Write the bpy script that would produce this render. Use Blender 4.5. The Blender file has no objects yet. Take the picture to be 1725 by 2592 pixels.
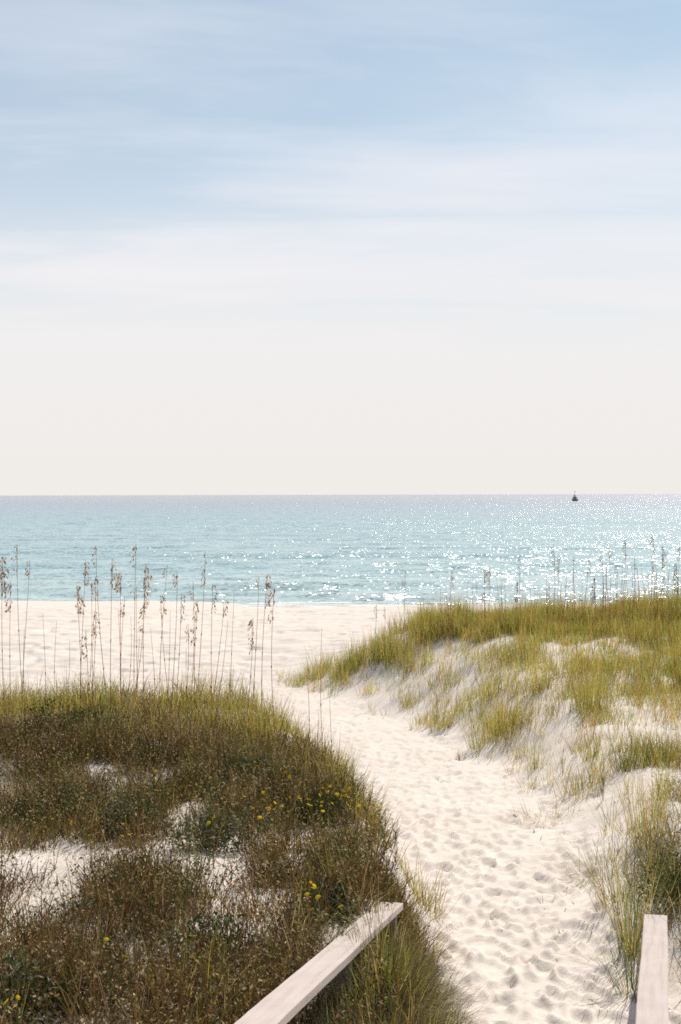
import bpy, bmesh, math, random
import numpy as np
from mathutils import Vector, Matrix

# ------------------------------------------------------------------ camera, sky, sun
scene = bpy.context.scene
CAM_H = 5.2            # eye height above the sea, metres (boardwalk landing)
HOR = 1252.0           # row of the horizon in the 1725x2592 photograph
FPX = 3600.0           # focal length in photograph pixels (50 mm on 24x36 film)

cam_d = bpy.data.cameras.new('camera'); cam = bpy.data.objects.new('camera', cam_d)
scene.collection.objects.link(cam); scene.camera = cam
cam_d.sensor_fit = 'VERTICAL'; cam_d.sensor_height = 36.0; cam_d.sensor_width = 24.0
cam_d.lens = 50.0; cam_d.clip_start = 0.1; cam_d.clip_end = 60000
cam.location = (0, 0, CAM_H)
pitch = math.atan((1296 - HOR) / FPX)
cam.rotation_euler = (Matrix.Rotation(math.radians(90) - pitch, 3, 'X') @ Matrix.Rotation(math.radians(-0.13), 3, 'Z')).to_euler()

SUN_EL, SUN_AZ = math.radians(43), math.radians(23)     # azimuth measured from +Y towards +X
world = bpy.data.worlds.new('World'); scene.world = world; world.use_nodes = True
wt = world.node_tree; wt.nodes.clear()
def wn(t, **k):
    n = wt.nodes.new(t)
    for a, b in k.items(): setattr(n, a, b)
    return n
def wmath(op, a, b=None, c=None, clamp=False):
    n = wn('ShaderNodeMath', operation=op); n.use_clamp = clamp
    for i, v in enumerate((a, b, c)):
        if v is None: continue
        if isinstance(v, (int, float)): n.inputs[i].default_value = v
        else: wt.links.new(v, n.inputs[i])
    return n.outputs[0]
sky = wn('ShaderNodeTexSky', sky_type='NISHITA', sun_disc=False)
sky.sun_elevation = SUN_EL; sky.sun_rotation = SUN_AZ
sky.air_density = 1.0; sky.dust_density = 0.6; sky.ozone_density = 2.0
tc = wn('ShaderNodeTexCoord'); sep = wn('ShaderNodeSeparateXYZ'); wt.links.new(tc.outputs['Generated'], sep.inputs[0])
zc = wmath('MAXIMUM', sep.outputs[2], 0.0)
zden = wmath('ADD', zc, 0.06)
u = wmath('DIVIDE', sep.outputs[0], zden); v = wmath('DIVIDE', sep.outputs[1], zden)
comb = wn('ShaderNodeCombineXYZ'); wt.links.new(u, comb.inputs[0]); wt.links.new(v, comb.inputs[1])
def cloud(scale, rot, stretch, detail, dist, off, rough=0.55):
    mp = wn('ShaderNodeMapping'); mp.inputs['Rotation'].default_value = (0, 0, rot)
    mp.inputs['Scale'].default_value = stretch; mp.inputs['Location'].default_value = off
    wt.links.new(comb.outputs[0], mp.inputs[0])
    nz = wn('ShaderNodeTexNoise'); nz.inputs['Scale'].default_value = scale; nz.inputs['Detail'].default_value = detail
    nz.inputs['Roughness'].default_value = rough; nz.inputs['Distortion'].default_value = dist
    wt.links.new(mp.outputs[0], nz.inputs['Vector']); return nz.outputs[0]
c1 = cloud(0.9, 0.50, (0.55, 1.5, 1), 7, 0.5, (3.1, 1.7, 0), 0.58)
c2 = cloud(0.55, -0.3, (0.9, 1.1, 1), 4, 0.4, (7.3, 0.4, 0))
c1m = wmath('MULTIPLY_ADD', c1, 3.2, -1.35, clamp=True)
c2m = wmath('MULTIPLY_ADD', c2, 3.2, -1.25, clamp=True)
cir = wmath('MULTIPLY', wmath('MULTIPLY_ADD', c1m, 0.6, 0.25), wmath('MULTIPLY_ADD', c2m, 0.85, 0.15))
# thin veil: optical thickness grows towards the horizon
veil = wmath('MULTIPLY', wmath('POWER', wmath('DIVIDE', 0.245, wmath('ADD', zc, 0.01)), 2.4), 0.92)
tau = wmath('ADD', wmath('MULTIPLY', veil, wmath('MULTIPLY', wmath('MULTIPLY_ADD', c2m, 0.4, 0.85), wmath('MULTIPLY_ADD', c1m, 0.95, 0.6))), wmath('MULTIPLY', cir, 0.55))
trans = wmath('POWER', 2.718, wmath('MULTIPLY', tau, -1.0))
fac = wmath('SUBTRACT', 1.0, trans, clamp=True)
# cloud colour: whiter and warmer towards the horizon
ccr = wn('ShaderNodeMix', data_type='RGBA'); wt.links.new(wmath('MULTIPLY', zc, 3.6, clamp=True), ccr.inputs[0])
ccr.inputs[6].default_value = (6.9, 6.66, 6.36, 1); ccr.inputs[7].default_value = (7.05, 7.1, 7.6, 1)
mix = wn('ShaderNodeMix', data_type='RGBA'); wt.links.new(fac, mix.inputs[0])
wt.links.new(ccr.outputs[2], mix.inputs[7])
hs = wn('ShaderNodeHueSaturation'); hs.inputs['Saturation'].default_value = 0.92; hs.inputs['Value'].default_value = 0.68
wt.links.new(sky.outputs[0], hs.inputs['Color']); tint = wn('ShaderNodeMix', data_type='RGBA', blend_type='MULTIPLY'); tint.inputs[0].default_value = 1.0; wt.links.new(hs.outputs[0], tint.inputs[6]); tint.inputs[7].default_value = (0.80, 1.0, 1.0, 1); wt.links.new(tint.outputs[2], mix.inputs[6])
bg = wn('ShaderNodeBackground'); bg.inputs['Strength'].default_value = 0.1
wt.links.new(mix.outputs[2], bg.inputs['Color'])
wo = wn('ShaderNodeOutputWorld'); wt.links.new(bg.outputs[0], wo.inputs['Surface'])

sun_d = bpy.data.lights.new('sun', 'SUN'); sun_d.energy = 3.65; sun_d.angle = math.radians(0.55); sun_d.color = (1.0, 0.92, 0.81)
sun = bpy.data.objects.new('sun', sun_d); scene.collection.objects.link(sun)
sdir = Vector((math.sin(SUN_AZ) * math.cos(SUN_EL), math.cos(SUN_AZ) * math.cos(SUN_EL), math.sin(SUN_EL)))
sun.rotation_euler = (-sdir).to_track_quat('-Z', 'Y').to_euler()

scene.view_settings.view_transform = 'Standard'; scene.view_settings.look = 'None'
scene.view_settings.exposure = 0.34; scene.view_settings.gamma = 1.0
scene.view_settings.use_curve_mapping = False
scene.cycles.use_denoising = False
scene.cycles.max_bounces = 6; scene.cycles.diffuse_bounces = 4; scene.cycles.transmission_bounces = 4
scene.cycles.filter_width = 1.7

# ------------------------------------------------------------------ helpers
RS = np.random.RandomState(7)
rnd = random.Random(11)

def link(o, parent=None):
    scene.collection.objects.link(o)
    if parent is not None: o.parent = parent
    return o
def tag(o, label=None, cat=None, group=None, kind=None):
    if label: o['label'] = label
    if cat: o['category'] = cat
    if group: o['group'] = group
    if kind: o['kind'] = kind
    return o
def empty(name, loc):
    o = bpy.data.objects.new(name, None); o.location = loc; o.empty_display_size = 0.1
    return link(o)
def tri_mesh(name, V, T, mat, col=None, parent=None, smooth=False, quads=None):
    """V (n,3) vertices, T (m,3 or 4) faces -> one object"""
    V = np.ascontiguousarray(V, dtype=np.float32); T = np.ascontiguousarray(T, dtype=np.int32)
    k = T.shape[1]
    me = bpy.data.meshes.new(name)
    me.vertices.add(len(V)); me.vertices.foreach_set('co', V.ravel())
    me.loops.add(T.size); me.loops.foreach_set('vertex_index', T.ravel())
    me.polygons.add(len(T)); me.polygons.foreach_set('loop_start', np.arange(0, T.size, k, dtype=np.int32))
    me.polygons.foreach_set('loop_total', np.full(len(T), k, dtype=np.int32))
    me.polygons.foreach_set('use_smooth', np.full(len(T), smooth, dtype=bool))
    if col is not None:
        at = me.color_attributes.new('Col', 'FLOAT_COLOR', 'POINT')
        c4 = np.ones((len(V), 4), dtype=np.float32); c4[:, :3] = col
        at.data.foreach_set('color', c4.ravel())
    me.update(calc_edges=True)
    me.materials.append(mat)
    return link(bpy.data.objects.new(name, me), parent)

def hash2(ix, iy, seed):
    h = (ix.astype(np.int64) * 374761393 + iy.astype(np.int64) * 668265263 + seed * 144269) & 0xffffffff
    h = ((h ^ (h >> 13)) * 1274126177) & 0xffffffff
    return ((h ^ (h >> 16)) & 0xffffff) / float(0xffffff)
def vnoise(x, y, seed=0):
    ix, iy = np.floor(x), np.floor(y); fx, fy = x - ix, y - iy
    fx = fx * fx * (3 - 2 * fx); fy = fy * fy * (3 - 2 * fy)
    a = hash2(ix, iy, seed); b = hash2(ix + 1, iy, seed); c = hash2(ix, iy + 1, seed); d = hash2(ix + 1, iy + 1, seed)
    return (a + (b - a) * fx) * (1 - fy) + (c + (d - c) * fx) * fy
def fbm(x, y, seed=0, o=4, g=0.5):
    s = np.zeros_like(x, dtype=float); a = 1.0; n = 0
    for i in range(o):
        s += a * (vnoise(x * 2 ** i, y * 2 ** i, seed + i * 17) - 0.5); n += a; a *= g
    return s / n * 2
def smooth(a, b, x):
    t = np.clip((x - a) / (b - a), 0, 1); return t * t * (3 - 2 * t)
def table(pts, blur=1.5):
    xs = np.array([p[0] for p in pts], float); ys = np.array([p[1] for p in pts], float)
    g = np.arange(-2, 420, 0.1); y = np.interp(g, xs, ys)
    n = int(blur / 0.1) | 1; k = np.hanning(n + 2)[1:-1]; k /= k.sum()
    ypad = np.concatenate([np.full(n, y[0]), y, np.full(n, y[-1])]); y = np.convolve(ypad, k, 'same')[n:-n]
    return lambda q: np.interp(q, g, y)

# ------------------------------------------------------------------ terrain (drops are metres below the eye)
T_path = table([(0, 2.9), (4, 2.93), (8, 2.95), (10, 3.0), (13, 3.15), (16, 3.35), (20, 3.6), (25, 3.88), (30, 4.0), (36, 4.07),
                (42, 4.16), (48, 4.42), (56, 4.78), (66, 5.2), (80, 5.8), (120, 7.0), (400, 9)], 2)
T_left = table([(0, 2.3), (6, 2.32), (8, 2.38), (10, 2.42), (12, 2.44), (15, 2.44), (16.5, 2.52), (18, 2.8), (21, 3.35), (25, 3.9), (29, 4.0),
                (36, 4.07), (42, 4.16), (48, 4.42), (56, 4.78), (66, 5.2), (80, 5.8), (120, 7.0), (400, 9)], 1.5)
T_right = table([(0, 2.6), (8, 2.7), (10, 2.75), (13, 2.82), (16, 2.9), (20, 2.95), (24, 2.86), (28, 2.66), (30, 2.7), (33, 3.2), (38, 4.0),
                 (42, 4.16), (48, 4.42), (56, 4.78), (66, 5.2), (80, 5.8), (120, 7.0), (400, 9)], 2)
FL = table([(0, .66), (8, .62), (10, .62), (12, .55), (14, .4), (16, .2), (18, -.1), (20, -.5), (24, -2.0), (30, -4)], 1.5)
FR = table([(0, 1.5), (8, 1.6), (10, 1.78), (13, 2.05), (16, 2.0), (20, 1.65), (25, .55), (28, -.5), (31, -1.5), (36, -1.8)], 2)
TWL = table([(0, .42), (10, .45), (12, .8), (16, 1.2), (20, 1.8), (30, 3)], 1)
TWR = table([(0, .9), (10, 1.0), (16, 1.3), (20, 1.8), (25, 2.8), (28, 3.8), (36, 4)], 1)

# trampled tile along the path: every footprint is pressed into the sand
PX0, PX1, PY0, PY1, PR = -3.2, 4.2, 4.0, 34.0, 0.02
nx, ny = int((PX1 - PX0) / PR), int((PY1 - PY0) / PR)
tile = np.zeros((ny, nx), dtype=np.float32)
gx = PX0 + (np.arange(nx) + .5) * PR; gy = PY0 + (np.arange(ny) + .5) * PR
def stamp(cx, cy, ang, ln, wd, dp):
    r = ln * 1.25; dp = dp * (1.1 if cy < 12 else 1.0)
    i0, i1 = int((cx - r - PX0) / PR), int((cx + r - PX0) / PR); j0, j1 = int((cy - r - PY0) / PR), int((cy + r - PY0) / PR)
    if i0 < 0 or j0 < 0 or i1 >= nx or j1 >= ny: return
    X, Y = np.meshgrid(gx[i0:i1] - cx, gy[j0:j1] - cy)
    a = X * math.sin(ang) + Y * math.cos(ang); b = X * math.cos(ang) - Y * math.sin(ang)
    q = np.sqrt((a / (ln * .5)) ** 2 + (b / (wd * .5)) ** 2)
    m = 1 - smooth(.68, 1.06, q)
    rim = np.exp(-((q - 1.3) / .28) ** 2)
    t = tile[j0:j1, i0:i1]
    tilt = 1 + .45 * np.clip(a / (ln * .5), -1, 1)          # toe digs deeper
    t[:] = t * (1 - .85 * m) - dp * m * tilt + rim * dp * .42
for i in range(2500):
    y = 4.6 + 28 * rnd.random() ** 0.9
    l, r_ = float(FL(y)), float(FR(y))
    x = l - .12 + (r_ - l + .35) * rnd.random() if rnd.random() < .9 else l + (r_ - l) * rnd.random() * 1.6
    yaw = math.atan(float((FL(y + 1) + FR(y + 1) - FL(y - 1) - FR(y - 1)) / 4))
    s = rnd.uniform(.8, 1.2)
    stamp(x, y, yaw + rnd.gauss(0, .35), rnd.uniform(.22, .32) * s, rnd.uniform(.10, .145) * s, rnd.uniform(.008, .022) + .012 * (rnd.random() < .3))
def tile_at(X, Y):
    i = np.clip((X - PX0) / PR - .5, 0, nx - 1.01); j = np.clip((Y - PY0) / PR - .5, 0, ny - 1.01)
    ii, jj = i.astype(int), j.astype(int); fi, fj = i - ii, j - jj
    z = (tile[jj, ii] * (1 - fi) + tile[jj, ii + 1] * fi) * (1 - fj) + (tile[jj + 1, ii] * (1 - fi) + tile[jj + 1, ii + 1] * fi) * fj
    ins = (X > PX0 + .1) & (X < PX1 - .1) & (Y > PY0 + .1) & (Y < PY1 - .1)
    return np.where(ins, z, 0)

def ground(X, Y, detail=True):
    X = np.asarray(X, float); Y = np.asarray(Y, float)
    Y = Y + smooth(50, 62, Y) * (1 - smooth(70, 80, Y)) * (1.3 * fbm(X * .09, Y * 0 + 1, 51, 3))
    P = T_path(Y); L = T_left(Y) - 0.02 * np.clip(-X - 1, 0, 8); R = T_right(Y) - 0.03 * np.clip(X - 3, 0, 6) * smooth(16, 26, Y) * (1 - smooth(31, 40, Y))
    jl = .18 * fbm(Y * .7, X * 0 + 3, 5, 3); jr = .3 * fbm(Y * .5, X * 0 + 9, 6, 3)
    sl = smooth(FL(Y) + jl, FL(Y) + jl - TWL(Y), X); sl = np.where(X < FL(Y) + jl, 1 - smooth(FL(Y) + jl - TWL(Y), FL(Y) + jl, X), 0)
    sr = smooth(FR(Y) + jr, FR(Y) + jr + TWR(Y), X)
    d = P + (L - P) * sl + (R - P) * sr
    z = CAM_H - d
    veg = np.maximum(sl, sr) * (1 - smooth(34, 40, Y)) * smooth(-20, -5, Y + 15)
    z = z + veg * (.16 * fbm(X * .45, Y * .38, 21, 3) + .05 * fbm(X * 1.7, Y * 1.4, 22, 3))
    if detail:
        beach = smooth(26, 33, Y)
        z = z + tile_at(X, Y) * (1 - smooth(.5, .9, np.maximum(sl, sr)) * .6)
        z = z + (.012 * fbm(X * 4, Y * 3.2, 31, 3) + .007 * fbm(X * 13, Y * 9, 33, 3, .6)) * (1 - beach)
        wet = 1 - smooth(60, 65.5, Y)
        b = .075 * fbm(X * 1.1, Y * 1.6, 41, 3, .7) + .04 * fbm(X * .35, Y * .6, 44, 2)
        pock = vnoise(X * 2.6, Y * 2.0, 47); b = b - .07 * smooth(.68, .86, pock)
        for yy, sl_ in ((44.6, .012), (46.3, .012), (52.5, -.006), (36.8, .03), (38.2, .03)):
            b = b - .045 * np.exp(-((Y - yy - sl_ * X - .25 * np.sin(X * .21)) / .16) ** 2)
        z = z + b * beach * (wet * .9 + .05)
    return z
def proj(X, Y, Z):
    return 862 + FPX * X / Y, HOR + FPX * (CAM_H - Z) / Y
def hit(px, py, above=0.0, y0=4.0, y1=60.0):
    D = np.arange(y0, y1, .04)
    X = D * (px - 862) / FPX; zr = CAM_H - D * (py - HOR) / FPX
    ok = np.nonzero(zr <= ground(X, D, False) + above)[0]
    k = ok[0] if len(ok) else len(D) - 1
    return float(X[k]), float(D[k]), float(ground(X[k:k + 1], D[k:k + 1])[0])
def gz(x, y): return float(ground(np.array([x]), np.array([y]))[0])

# ------------------------------------------------------------------ materials
def new_mat(name):
    m = bpy.data.materials.new(name); m.use_nodes = True; nt = m.node_tree; nt.nodes.clear()
    out = nt.nodes.new('ShaderNodeOutputMaterial'); return m, nt, out
def noise_node(nt, scale, detail=3, vec=None, rough=.5, out=0):
    n = nt.nodes.new('ShaderNodeTexNoise'); n.inputs['Scale'].default_value = scale; n.inputs['Detail'].default_value = detail
    n.inputs['Roughness'].default_value = rough
    if vec is not None: nt.links.new(vec, n.inputs['Vector'])
    return n.outputs[out]
def ramp_node(nt, src, stops):
    r = nt.nodes.new('ShaderNodeValToRGB'); nt.links.new(src, r.inputs[0]); e = r.color_ramp.elements
    while len(e) < len(stops): e.new(.5)
    for k, (p, c) in enumerate(stops): e[k].position = p; e[k].color = (*c, 1)
    return r.outputs[0]
def mixc(nt, f, a, b, mode='MIX'):
    n = nt.nodes.new('ShaderNodeMix'); n.data_type = 'RGBA'; n.blend_type = mode
    for s, v in ((0, f), (6, a), (7, b)):
        if isinstance(v, (int, float)): n.inputs[s].default_value = v
        elif isinstance(v, tuple): n.inputs[s].default_value = (*v, 1)
        else: nt.links.new(v, n.inputs[s])
    return n.outputs[2]

def sand_material():
    m, nt, out = new_mat('white_quartz_sand')
    p = nt.nodes.new('ShaderNodeBsdfPrincipled'); nt.links.new(p.outputs[0], out.inputs[0])
    g = nt.nodes.new('ShaderNodeNewGeometry').outputs['Position']
    c = ramp_node(nt, noise_node(nt, 1.3, 5, g, .6), [(.3, (.75, .668, .595)), (.55, (.825, .748, .675)), (.75, (.865, .79, .715))])
    fine = noise_node(nt, 140, 3, g, .7)
    c = mixc(nt, 0.22, c, ramp_node(nt, fine, [(.35, (.45, .38, .33)), (.6, (.95, .9, .86))]), 'MULTIPLY')
    speck = ramp_node(nt, noise_node(nt, 26, 2, g, .6), [(.70, (0, 0, 0)), (.76, (1, 1, 1))])
    c = mixc(nt, speck, c, (.30, .22, .16))
    # brown litter tone, also painting in the deep shadow under dense growth
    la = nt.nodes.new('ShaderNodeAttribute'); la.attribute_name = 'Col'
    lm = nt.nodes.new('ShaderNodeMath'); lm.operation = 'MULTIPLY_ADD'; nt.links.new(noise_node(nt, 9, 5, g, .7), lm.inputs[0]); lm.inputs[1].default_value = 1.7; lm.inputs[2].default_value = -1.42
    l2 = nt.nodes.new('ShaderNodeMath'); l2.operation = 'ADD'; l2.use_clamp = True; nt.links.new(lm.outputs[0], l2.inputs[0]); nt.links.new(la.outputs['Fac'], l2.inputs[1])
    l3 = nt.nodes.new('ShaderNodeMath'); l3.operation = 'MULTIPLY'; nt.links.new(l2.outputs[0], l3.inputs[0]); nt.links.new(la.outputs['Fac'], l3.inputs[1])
    litter_shadow = ramp_node(nt, noise_node(nt, 60, 3, g, .7), [(.3, (.05, .032, .02)), (.5, (.10, .068, .042)), (.7, (.22, .155, .10))])
    c = mixc(nt, l3.outputs[0], c, litter_shadow)
    nt.links.new(c, p.inputs['Base Color']); p.inputs['Roughness'].default_value = .95
    p.inputs['Specular IOR Level'].default_value = .15
    b = nt.nodes.new('ShaderNodeBump'); b.inputs['Strength'].default_value = .5; b.inputs['Distance'].default_value = .012
    nt.links.new(noise_node(nt, 22, 5, g, .65), b.inputs['Height']); nt.links.new(b.outputs[0], p.inputs['Normal'])
    return m
def plant_material(name, trans=.35, rough=.7, spec=.2):
    m, nt, out = new_mat(name)
    a = nt.nodes.new('ShaderNodeAttribute'); a.attribute_name = 'Col'
    p = nt.nodes.new('ShaderNodeBsdfPrincipled'); p.inputs['Roughness'].default_value = rough; p.inputs['Specular IOR Level'].default_value = spec
    g = nt.nodes.new('ShaderNodeNewGeometry').outputs['Position']
    c = mixc(nt, 1.0, a.outputs[0], ramp_node(nt, noise_node(nt, 30, 2, g), [(.3, (.75, .75, .75)), (.7, (1.15, 1.1, 1.0))]), 'MULTIPLY')
    nt.links.new(c, p.inputs['Base Color'])
    t = nt.nodes.new('ShaderNodeBsdfTranslucent')
    hs_ = nt.nodes.new('ShaderNodeHueSaturation'); hs_.inputs['Saturation'].default_value = 1.15; hs_.inputs['Value'].default_value = 1.5
    nt.links.new(c, hs_.inputs['Color']); nt.links.new(hs_.outputs[0], t.inputs[0])
    mx = nt.nodes.new('ShaderNodeMixShader'); mx.inputs[0].default_value = trans
    nt.links.new(p.outputs[0], mx.inputs[1]); nt.links.new(t.outputs[0], mx.inputs[2]); nt.links.new(mx.outputs[0], out.inputs[0])
    return m
def plain(name, col, rough=.6, scale=20, amt=.25, metal=0, bump=0, spec=.4):
    m, nt, out = new_mat(name)
    p = nt.nodes.new('ShaderNodeBsdfPrincipled'); nt.links.new(p.outputs[0], out.inputs[0])
    tcn = nt.nodes.new('ShaderNodeTexCoord').outputs['Object']
    nz = noise_node(nt, scale, 4, tcn)
    lo = tuple(x * (1 - amt) for x in col); hi = tuple(min(1, x * (1 + amt * .6)) for x in col)
    nt.links.new(ramp_node(nt, nz, [(.3, lo), (.7, hi)]), p.inputs['Base Color'])
    p.inputs['Roughness'].default_value = rough; p.inputs['Metallic'].default_value = metal; p.inputs['Specular IOR Level'].default_value = spec
    if bump:
        b = nt.nodes.new('ShaderNodeBump'); b.inputs['Strength'].default_value = .4; b.inputs['Distance'].default_value = bump
        nt.links.new(nz, b.inputs['Height']); nt.links.new(b.outputs[0], p.inputs['Normal'])
    return m
def board_material(name='pale_weathered_board'):
    m, nt, out = new_mat(name)
    p = nt.nodes.new('ShaderNodeBsdfPrincipled'); nt.links.new(p.outputs[0], out.inputs[0])
    tcn = nt.nodes.new('ShaderNodeTexCoord').outputs['Object']
    mp = nt.nodes.new('ShaderNodeMapping'); mp.inputs['Scale'].default_value = (38, 1.6, 38); nt.links.new(tcn, mp.inputs[0])
    grain = noise_node(nt, 1.0, 5, mp.outputs[0], .6)
    c = ramp_node(nt, grain, [(.25, (.53, .445, .40)), (.5, (.64, .55, .505)), (.8, (.69, .60, .555))])
    c = mixc(nt, .3, c, ramp_node(nt, noise_node(nt, 5, 4, tcn, .6), [(.3, (.72, .68, .66)), (.65, (1, 1, 1))]), 'MULTIPLY')
    c = mixc(nt, .25, c, ramp_node(nt, noise_node(nt, 220, 2, tcn, .6), [(.35, (.55, .5, .48)), (.65, (1, 1, 1))]), 'MULTIPLY')
    nt.links.new(c, p.inputs['Base Color']); p.inputs['Roughness'].default_value = .85; p.inputs['Specular IOR Level'].default_value = .2
    b = nt.nodes.new('ShaderNodeBump'); b.inputs['Strength'].default_value = .35; b.inputs['Distance'].default_value = .003
    nt.links.new(grain, b.inputs['Height']); nt.links.new(b.outputs[0], p.inputs['Normal'])
    return m
def sea_material():
    m, nt, out = new_mat('sea_water')
    p = nt.nodes.new('ShaderNodeBsdfPrincipled'); nt.links.new(p.outputs[0], out.inputs[0])
    g = nt.nodes.new('ShaderNodeNewGeometry').outputs['Position']
    s = nt.nodes.new('ShaderNodeSeparateXYZ'); nt.links.new(g, s.inputs[0])
    lg = nt.nodes.new('ShaderNodeMath'); lg.operation = 'LOGARITHM'; nt.links.new(s.outputs[1], lg.inputs[0]); lg.inputs[1].default_value = 10
    mr = nt.nodes.new('ShaderNodeMapRange'); nt.links.new(lg.outputs[0], mr.inputs[0])
    mr.inputs[1].default_value = 1.8; mr.inputs[2].default_value = 3.6     # 63 m .. 4 km : shallow to deep
    big = nt.nodes.new('ShaderNodeMapping'); big.inputs['Scale'].default_value = (.012, .05, 1); nt.links.new(g, big.inputs[0])
    bn = noise_node(nt, 1.0, 3, big.outputs[0])
    ad = nt.nodes.new('ShaderNodeMath'); ad.operation = 'MULTIPLY_ADD'; nt.links.new(bn, ad.inputs[0]); ad.inputs[1].default_value = .22
    sb = nt.nodes.new('ShaderNodeMath'); sb.operation = 'SUBTRACT'; nt.links.new(mr.outputs[0], sb.inputs[0]); sb.inputs[1].default_value = .11
    nt.links.new(sb.outputs[0], ad.inputs[2])
    c = ramp_node(nt, ad.outputs[0], [(0, (.56, .66, .64)), (.10, (.38, .55, .56)), (.35, (.26, .43, .47)), (.6, (.28, .35, .43)), (.85, (.38, .37, .43))])
    nt.links.new(c, p.inputs['Base Color']); p.inputs['IOR'].default_value = 1.33; p.inputs['Roughness'].default_value = .2
    # wavelet facets: the slope of the surface is random, at three sizes
    def slope(scale, amp, sx):
        mp = nt.nodes.new('ShaderNodeMapping'); mp.inputs['Scale'].default_value = (sx, 1, 1); nt.links.new(g, mp.inputs[0])
        col = noise_node(nt, scale, 2, mp.outputs[0], .5, 1)
        v1 = nt.nodes.new('ShaderNodeVectorMath'); v1.operation = 'SUBTRACT'; nt.links.new(col, v1.inputs[0]); v1.inputs[1].default_value = (.5, .5, .5)
        v2 = nt.nodes.new('ShaderNodeVectorMath'); v2.operation = 'MULTIPLY'; nt.links.new(v1.outputs[0], v2.inputs[0]); v2.inputs[1].default_value = (amp, amp, 0)
        return v2.outputs[0]
    def vadd(a, b):
        n = nt.nodes.new('ShaderNodeVectorMath'); n.operation = 'ADD'; nt.links.new(a, n.inputs[0]); nt.links.new(b, n.inputs[1]); return n.outputs[0]
    sm = vadd(slope(4.6, 2.05, .7), slope(.9, 1.3, .6))
    gust = noise_node(nt, .03, 2, g)
    gm = nt.nodes.new('ShaderNodeMapRange'); nt.links.new(gust, gm.inputs[0]); gm.inputs[1].default_value = .3; gm.inputs[2].default_value = .7; gm.inputs[3].default_value = .75; gm.inputs[4].default_value = 1.2
    fm = nt.nodes.new('ShaderNodeMath'); fm.operation = 'MULTIPLY_ADD'; nt.links.new(mr.outputs[0], fm.inputs[0]); fm.inputs[1].default_value = -.36; fm.inputs[2].default_value = 1.04
    fm2 = nt.nodes.new('ShaderNodeMath'); fm2.operation = 'MULTIPLY'; nt.links.new(fm.outputs[0], fm2.inputs[0]); nt.links.new(gm.outputs[0], fm2.inputs[1])
    sc_ = nt.nodes.new('ShaderNodeVectorMath'); sc_.operation = 'SCALE'; nt.links.new(sm, sc_.inputs[0]); nt.links.new(fm2.outputs[0], sc_.inputs[3])
    nrm = nt.nodes.new('ShaderNodeNewGeometry').outputs['Normal']
    nn = nt.nodes.new('ShaderNodeVectorMath'); nn.operation = 'NORMALIZE'; nt.links.new(vadd(nrm, sc_.outputs[0]), nn.inputs[0])
    nt.links.new(nn.outputs[0], p.inputs['Normal'])
    return m

M_sand = sand_material(); M_sea = sea_material()
M_grass = plant_material('beach_grass_blade', .5, .55, .3)
M_dry = plant_material('dry_stalks_and_twigs', .2, .85, .1)
M_oat = plant_material('sea_oat_straw', .5, .75, .15)
M_petal = plain('yellow_petal', (.88, .60, .008), .8, 60, .1, spec=.05)
M_board = board_material()
M_post = plain('grey_post_wood', (.33, .28, .24), .9, 12, .35, bump=.003)

# ------------------------------------------------------------------ ground sheet
def polar(rad, ang, closed=False):
    A, R_ = np.meshgrid(ang, rad); X = R_ * np.sin(A); Y = R_ * np.cos(A)
    nr, na = A.shape; idx = np.arange(nr * na).reshape(nr, na)
    a = idx[:-1, :-1].ravel(); b = idx[:-1, 1:].ravel(); c = idx[1:, 1:].ravel(); d = idx[1:, :-1].ravel()
    T = np.stack([a, d, c, b], 1)
    if closed: T = np.concatenate([T, np.stack([idx[:-1, -1], idx[1:, -1], idx[1:, 0], idx[:-1, 0]], 1)])
    return X.ravel(), Y.ravel(), T
fine = np.radians(np.arange(-16.5, 16.5, .088))
side = np.radians(np.concatenate([np.arange(17, 30, .5), np.arange(30, 180, 2.5)]))
ang = np.concatenate([-side[::-1], fine, side])
rad = np.concatenate([np.array([.02, 1, 2, 3, 4]), np.exp(np.arange(np.log(4.6), np.log(30), .0042)),
                      np.exp(np.arange(np.log(30), np.log(68), .0028)), np.exp(np.arange(np.log(68), np.log(420), .06))])
X, Y, T = polar(rad, ang, True)
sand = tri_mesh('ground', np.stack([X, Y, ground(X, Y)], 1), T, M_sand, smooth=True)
tag(sand, 'pale pinkish white sand of the beach, the dunes and the trodden footpath', kind='structure')

# ------------------------------------------------------------------ sea
phi = np.concatenate([np.arange(.0885, .0012, -.0004), np.geomspace(.0012, .00012, 14)])
rad = CAM_H / phi
ang = np.concatenate([np.radians(np.arange(-85, -18, 1.5)), np.radians(np.arange(-18, 18, .06)), np.radians(np.arange(18, 86, 1.5))])
X, Y, T = polar(rad, ang)
R_ = np.hypot(X, Y); dr = R_ ** 2 / CAM_H * .0004
Z = np.zeros_like(X)
Xw = X + 3 * fbm(X * .03, Y * .05, 61, 2); Yw = Y + 2.2 * fbm(X * .035, Y * .02, 63, 3)
for lam, amp, th in ((11, .085, .04), (8.3, .06, -.07), (6.1, .05, .12), (4.3, .035, -.2), (3.1, .022, .3), (2.3, .016, -.45), (26, .09, .02), (45, .12, -.05)):
    k = 2 * math.pi / lam
    att = smooth(lam * .55, lam * .2, dr) if False else 1 - smooth(lam * .2, lam * .55, dr)
    env = .25 + 1.2 * vnoise(X / (lam * 3.5), Y / (lam * 1.6), int(lam * 10))
    ph = k * (Xw * math.sin(th) + Yw * math.cos(th)) + lam
    s = np.sin(ph); Z += att * amp * env * (s + .28 * np.cos(2 * ph))
Z *= smooth(63.5, 69, Y) * (1 + .3 * (1 - smooth(75, 150, Y)))
sea = tri_mesh('sea', np.stack([X, Y, Z], 1), T, M_sea, smooth=True)
tag(sea, 'turquoise sea glittering in the sun up to a hazy horizon', kind='structure')

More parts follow.
